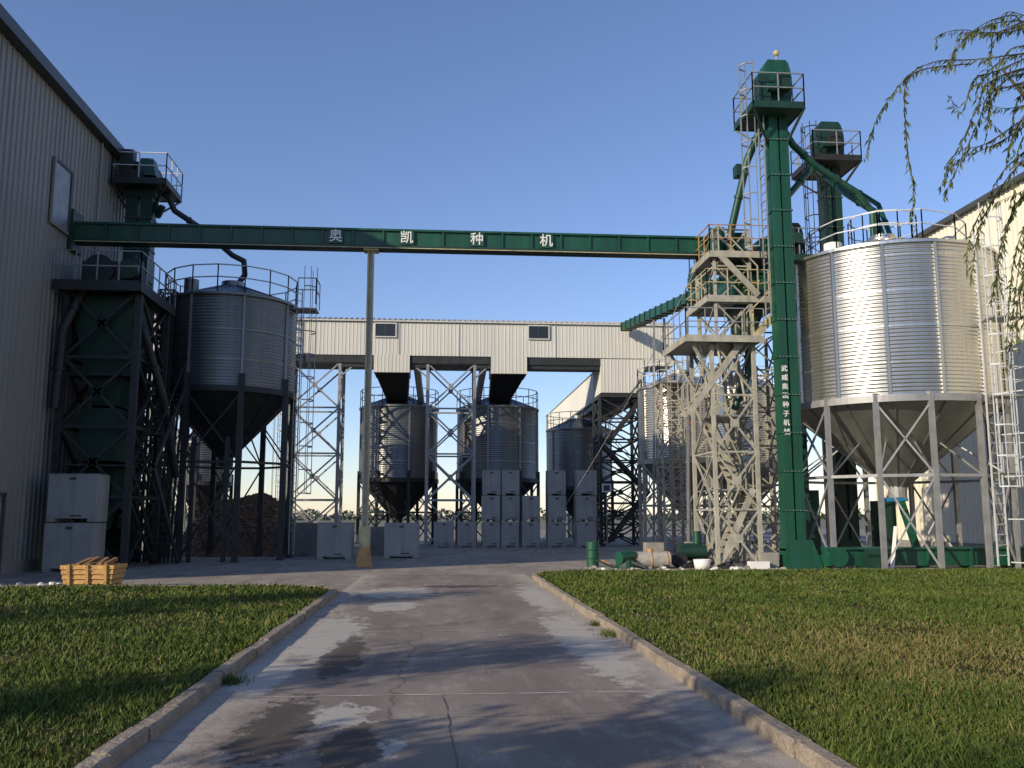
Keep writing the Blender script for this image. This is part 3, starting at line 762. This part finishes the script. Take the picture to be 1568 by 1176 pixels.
for a in range(180,89,-10):
    pi_.append((4.45+2.0*math.cos(R(a)),24.3+2.0*math.sin(R(a))));po.append((4.45+(2-KW)*math.cos(R(a)),24.3+(2-KW)*math.sin(R(a))))
x=5.25
while x<22: pi_.append((x,26.3));po.append((x,26.3-KW));x+=.8
kerb(pi_,po,'kerb');LR=po
def blades(name,X,Y,H,Wd,m,parent=None,z0=.09,dry=None):
    n=len(X)
    yaw=np.random.rand(n)*6.283;dx=np.cos(yaw)*Wd;dy=np.sin(yaw)*Wd
    lx=np.random.randn(n)*H*.6;ly=np.random.randn(n)*H*.6
    v=np.zeros((n,3,3),np.float32)
    v[:,0]=np.stack([X-dx,Y-dy,np.full(n,z0)],1);v[:,1]=np.stack([X+dx,Y+dy,np.full(n,z0)],1);v[:,2]=np.stack([X+lx,Y+ly,z0+.01+H],1)
    me=bpy.data.meshes.new(name);me.vertices.add(3*n);me.vertices.foreach_set('co',v.reshape(-1))
    me.loops.add(3*n);me.loops.foreach_set('vertex_index',np.arange(3*n,dtype=np.int32))
    me.polygons.add(n);me.polygons.foreach_set('loop_start',np.arange(0,3*n,3,dtype=np.int32));me.polygons.foreach_set('loop_total',np.full(n,3,np.int32))
    me.materials.append(m);me.materials.append(BLADED)
    if dry is not None: me.polygons.foreach_set('material_index',dry.astype(np.int32))
    me.update(calc_edges=True)
    q=bpy.data.objects.new(name,me);sc.collection.objects.link(q);q.parent=parent
def lawn(name,poly,samples):
    b=MB(name);b.add([(x,y,.10) for x,y in poly],[tuple(range(len(poly)))],SOIL);o=b.done()
    X,Y,H,Wd,dry=samples
    blades('grass_blades',X,Y,H,Wd,BLADE,o,.09,dry)
def samp(n,side):
    Y=3*(27/3.)**np.random.rand(n)
    if side<0:
        X=-2.25-np.random.rand(n)*(.55*Y+1.0-1.2);k=(X<-2.25)&(Y<21.3)&((X<-3.9)|(Y<19.7)|((X+3.9)**2+(Y-19.7)**2<1.66**2))
    else:
        X=2.60+np.random.rand(n)*(.70*Y+1-1.5);k=(X<22.2)&(Y<26.1)&((X>4.45)|(Y<24.3)|((X-4.45)**2+(Y-24.3)**2<1.86**2))
    X,Y=X[k],Y[k];n=len(X)
    wn=np.sin(X*1.3+.7*Y)*np.sin(Y*1.1-.4*X)+.6*np.sin(X*3.1+1)*np.sin(Y*2.7+X)
    k=(np.random.rand(n)<np.clip(1.25-.75*wn*(wn>0),.25,1));X,Y,wn=X[k],Y[k],wn[k];n=len(X)
    H=(.018+.036*np.random.rand(n))*(1+.02*Y)*(1-.25*wn)*(1+(np.random.rand(n)<.02)*1.2);Wd=.0026+.0012*Y
    d=np.exp(-((X-5.6)/2.2)**2-((Y-10.5)/2.6)**2)*.7 if side>0 else 0
    dry=np.random.rand(n)<(.06+.14*np.clip(wn,0,1)+d)
    return X,Y,H,Wd,dry
lawn('lawn',[(-30,-20)]+LL[::1]+[(-30,21.36)],samp(140000,-1))
lawn('lawn',[(22.35,-20),(22.35,26.16)]+LR[::-1],samp(190000,1))
for (x,y,n,r) in((-2.03,9.6,200,.07),(2.4,12.9,240,.08),(2.36,14.1,120,.05),(-2.3,5.6,220,.12)):
    blades('grass_tuft',x+np.random.randn(n)*r,y+np.random.randn(n)*r*1.4,.03+.09*np.random.rand(n),np.full(n,.005),BLADE,None,.0)
b=MB('fallen_leaves')
V=[];F=[]
def leafquad(b_v,b_f,p,d,L,W,s=None):
    d=d.normalized()
    s=d.cross(Vector((random.uniform(-1,1),random.uniform(-1,1),random.uniform(-1,1)))) if s is None else d.cross(s)
    if s.length<1e-3:return
    s=s.normalized()*W/2;o=len(b_v)
    b_v+=[tuple(p),tuple(p+d*L*.45+s),tuple(p+d*L),tuple(p+d*L*.45-s)];b_f.append((o,o+1,o+2,o+3))
for k in range(1500):
    y=3.5+22*random.random()**1.5;x=random.uniform(-.5*y-1,.65*y+1)
    on=-2.1<x<2.45
    if on and random.random()<.75:continue
    if (x<-2.1 and y>21) or (x>2.45 and y>26):continue
    z=.016 if on else .125+random.random()*.03
    leafquad(V,F,Vector((x,y,z)),Vector((random.uniform(-1,1),random.uniform(-1,1),random.uniform(0,.15))),random.uniform(.03,.07),.016,Vector((random.uniform(-.3,.3),0,1)))
b.add(V,F,DRY);b.done()
# ---------------------------------------------------------------- trees
def strand(b,V,F,pts,dens=.022,L=.15):
    P=[Vector(p) for p in pts]
    Q=[]
    for i in range(len(P)-1):
        p0=P[max(i-1,0)];p1=P[i];p2=P[i+1];p3=P[min(i+2,len(P)-1)]
        for k in range(6):
            t=k/6;Q.append(.5*((2*p1)+(p2-p0)*t+(2*p0-5*p1+4*p2-p3)*t*t+(3*p1-p0-3*p2+p3)*t**3))
    Q.append(P[-1])
    n=len(Q)
    for i in range(n-1):
        b.tube(Q[i],Q[i+1],.010*(1-i/n)+.002,BARK,4,.010*(1-(i+1)/n)+.002,False)
        d=Q[i+1]-Q[i];k=max(1,int(d.length/dens))
        if i<2:continue
        for j in range(k):
            p=Q[i]+d*random.random()
            dd=d.normalized()*.5+Vector((random.uniform(-.6,.6),random.uniform(-.6,.6),random.uniform(-1.2,-.1)))
            leafquad(V,F,p,dd,L*random.uniform(.5,1.15),.030)
b=MB('willow_tree');V=[];F=[]
T=Vector((11.6,13,0))
b.tube(T,T+Vector((-.1,-.1,2.4)),.26,BARK,12,.2);b.tube(T+Vector((-.1,-.1,2.4)),T+Vector((-.4,-.2,5.2)),.2,BARK,12,.14)
limbs=[]
for a,l,h in((200,2.3,8.2),(170,2.5,8.9),(120,2.4,8.0),(60,2.6,8.4),(0,2.6,7.8),(300,2.6,8.6),(240,2.5,9.4),(90,1.2,9.8)):
    e=T+Vector((math.cos(R(a))*l,math.sin(R(a))*l,h));s0=T+Vector((-.25,-.15,3.2+random.random()*2))
    mid=(s0+e)/2+Vector((0,0,.5));b.tube(s0,mid,.09,BARK,8,.06);b.tube(mid,e,.06,BARK,8,.02);limbs.append((s0,mid,e))
ST=[[(9.36,8.59),(8.52,8.44),(7.89,8.39),(7.26,8.31),(6.84,8.11),(6.44,7.63),(6.21,7.23),(6.10,6.73)],
[(7.89,8.39),(7.26,8.34),(6.89,8.14),(6.81,7.69),(6.86,6.88),(6.84,6.27),(6.78,5.92)],
[(8.94,9.2),(8.31,8.95),(7.78,8.92),(7.49,8.88),(7.44,8.70)],
[(8.94,8.29),(8.31,8.09),(7.89,7.89),(7.68,7.48),(7.36,6.88),(7.10,6.32)],
[(8.94,7.69),(8.31,7.28),(7.89,7.03),(7.57,6.93),(7.26,6.68)],
[(8.94,8.59),(8.31,8.29),(7.89,8.09),(7.68,7.58),(7.57,7.89)],
[(8.94,8.29),(8.52,8.19),(8.10,7.99),(7.89,7.48),(7.94,7.18)],
[(9.04,7.28),(8.52,6.88),(8.10,6.27),(7.86,5.77),(7.78,5.21)],
[(9.04,6.78),(8.62,6.27),(8.31,5.46),(8.20,4.86)],
[(9.15,6.68),(8.73,5.87),(8.46,4.96),(8.31,3.85)],
[(9.15,6.57),(8.83,5.87),(8.57,4.86),(8.52,4.15)],
[(9.15,2.94),(8.73,2.74),(8.41,2.43)],[(9.15,3.14),(8.83,2.64),(8.52,2.23)],
[(9.15,8.90),(8.52,8.80),(8.10,8.59),(7.89,8.29),(7.83,8.09)],
[(9.15,7.89),(8.62,7.69),(8.31,7.18),(8.20,6.78)],
[(8.94,8.80),(8.41,8.70),(8.10,8.75),(7.68,8.59),(7.26,8.24),(7.10,7.89)],
[(9.25,7.38),(8.83,6.88),(8.62,6.47),(7.99,6.17)],
[(8.94,9.0),(8.62,8.59),(8.52,8.19),(8.46,7.69)],[(9.04,8.59),(8.73,8.19),(8.36,7.89),(8.25,7.38)],[(9.15,7.18),(8.78,6.78),(8.67,6.17),(8.64,5.67)],
[(8.94,8.19),(8.52,7.89),(7.99,7.69),(7.57,7.79)],
[(8.9,7.4),(8.6,7.2),(8.45,6.7),(8.4,6.1)],[(8.9,8.0),(8.6,7.9),(8.5,7.4),(8.52,6.9)],[(9.0,9.2),(8.7,9.0),(8.3,9.05),(8.1,8.8)]]
for i,s in enumerate(ST):
    for rep in range(2 if i not in(0,1) else 1):
        low=7<=i<=12
        y=12.4+random.uniform(0,.2) if low else 12+random.uniform(-.5,.6)
        ox=random.uniform(-.03,.03) if rep==0 else (random.uniform(-.2,.12) if low else random.uniform(.05,.35));oz=0 if rep==0 else random.uniform(-.25,.2)
        strand(b,V,F,[(x+ox+random.uniform(-.03,.03),y+random.uniform(-.1,.1),z+oz) for x,z in s])
for k in range(170):
    s0,mid,e=random.choice(limbs);t=random.random();p=mid.lerp(e,t)
    a=random.random()*6.28;o=random.uniform(.5,1.3);dr=random.uniform(1.5,4.0)
    q=p+Vector((math.cos(a)*o,math.sin(a)*o,.15))
    r=q+Vector((math.cos(a)*.3,math.sin(a)*.3,-dr))
    if min(q.x-.72*q.y,r.x-.72*r.y)<.3: continue
    strand(b,V,F,[p,(p+q)/2+Vector((0,0,.3)),q,(q+r)/2,r],.05)
b.add(V,F,LEAF);b.done()
def tree(x,y,h,r,seed,n=9000):
    random.seed(seed);b=MB('poplar_tree');V=[];F=[]
    b.tube((x,y,0),(x+.1,y,h*.5),.14,BARK,10,.09);b.tube((x+.1,y,h*.5),(x,y,h*.95),.09,BARK,8,.02)
    C=[]
    for k in range(30):
        z=random.uniform(h*.22,h*.97);w=r*math.sin(math.pi*min(1,max(.08,(z/h-.12)/.95)))**.7
        a=random.random()*6.28;q=random.uniform(.3,1)*w
        c=Vector((x+q*math.cos(a),y+q*math.sin(a),z));C.append(c)
        b.tube((x,y,max(1,z-1.0)),c,.03,BARK,5,.01,False)
    for k in range(n):
        c=random.choice(C);s=r*.24
        p=c+Vector((random.gauss(0,s),random.gauss(0,s),random.gauss(0,s*.8)))
        leafquad(V,F,p,Vector((random.uniform(-1,1),random.uniform(-1,1),random.uniform(-1,.6))),random.uniform(.10,.2),.11)
    b.add(V,F,LEAF2);b.done()
for i,(x,y,h,r) in enumerate(((-12.5,2.0,6.5,1.3),(-15,9.5,7.0,1.3),(-8.5,-4.0,6.0,1.3),(-3.0,-8.0,4.8,1.2),(-8.2,.6,5.2,1.3))):
    tree(x,y,h,r,40+i,4200)
random.seed(5)
b=MB('distant_treeline');V=[];F=[]
for k in range(9000):
    x=random.uniform(-260,260);y=330+random.uniform(0,12);hh=2.6+1.0*math.sin(x*.21)+.8*math.sin(x*.53+1)+.5*math.sin(x*1.3)
    z=random.random()*max(1.0,hh)
    leafquad(V,F,Vector((x,y,z)),Vector((random.uniform(-1,1),random.uniform(-1,1),random.uniform(-1,1))),random.uniform(.8,2.0),1.2)
b.add(V,F,FARL);b.done()
# ---------------------------------------------------------------- light, sky, camera
EL=20;AZ=235
w=bpy.data.worlds.new('World');sc.world=w;w.use_nodes=True;nt=w.node_tree
sky=nt.nodes.new('ShaderNodeTexSky');sky.sky_type='NISHITA';sky.sun_disc=False;sky.sun_elevation=R(EL);sky.sun_rotation=R(AZ)
sky.air_density=1.0;sky.dust_density=.15;sky.ozone_density=3.2
mx=nt.nodes.new('ShaderNodeMix');mx.data_type='RGBA';mx.blend_type='MULTIPLY';mx.inputs[0].default_value=1;mx.inputs[7].default_value=(1.10,1.02,1.14,1)
nt.links.new(sky.outputs[0],mx.inputs[6])
nt.links.new(mx.outputs[2],nt.nodes['Background'].inputs[0]);nt.nodes['Background'].inputs[1].default_value=.15
sun=bpy.data.lights.new('sun','SUN');sun.energy=5.0;sun.angle=R(.5);sun.color=(1,.86,.64)
so=bpy.data.objects.new('sun',sun);sc.collection.objects.link(so)
S=Vector((math.sin(R(AZ))*math.cos(R(EL)),math.cos(R(AZ))*math.cos(R(EL)),math.sin(R(EL))))
so.rotation_euler=S.to_track_quat('Z','Y').to_euler();so.location=S*50
cam=bpy.data.cameras.new('camera');co=bpy.data.objects.new('camera',cam);sc.collection.objects.link(co)
co.location=(0,0,1.65);co.rotation_euler=(R(90+8.2),0,R(-4.53));cam.lens=36*1400/1568;cam.sensor_width=36;cam.clip_end=6000;cam.clip_start=.1
sc.camera=co
sc.view_settings.view_transform='Standard';sc.view_settings.look='None';sc.view_settings.exposure=0
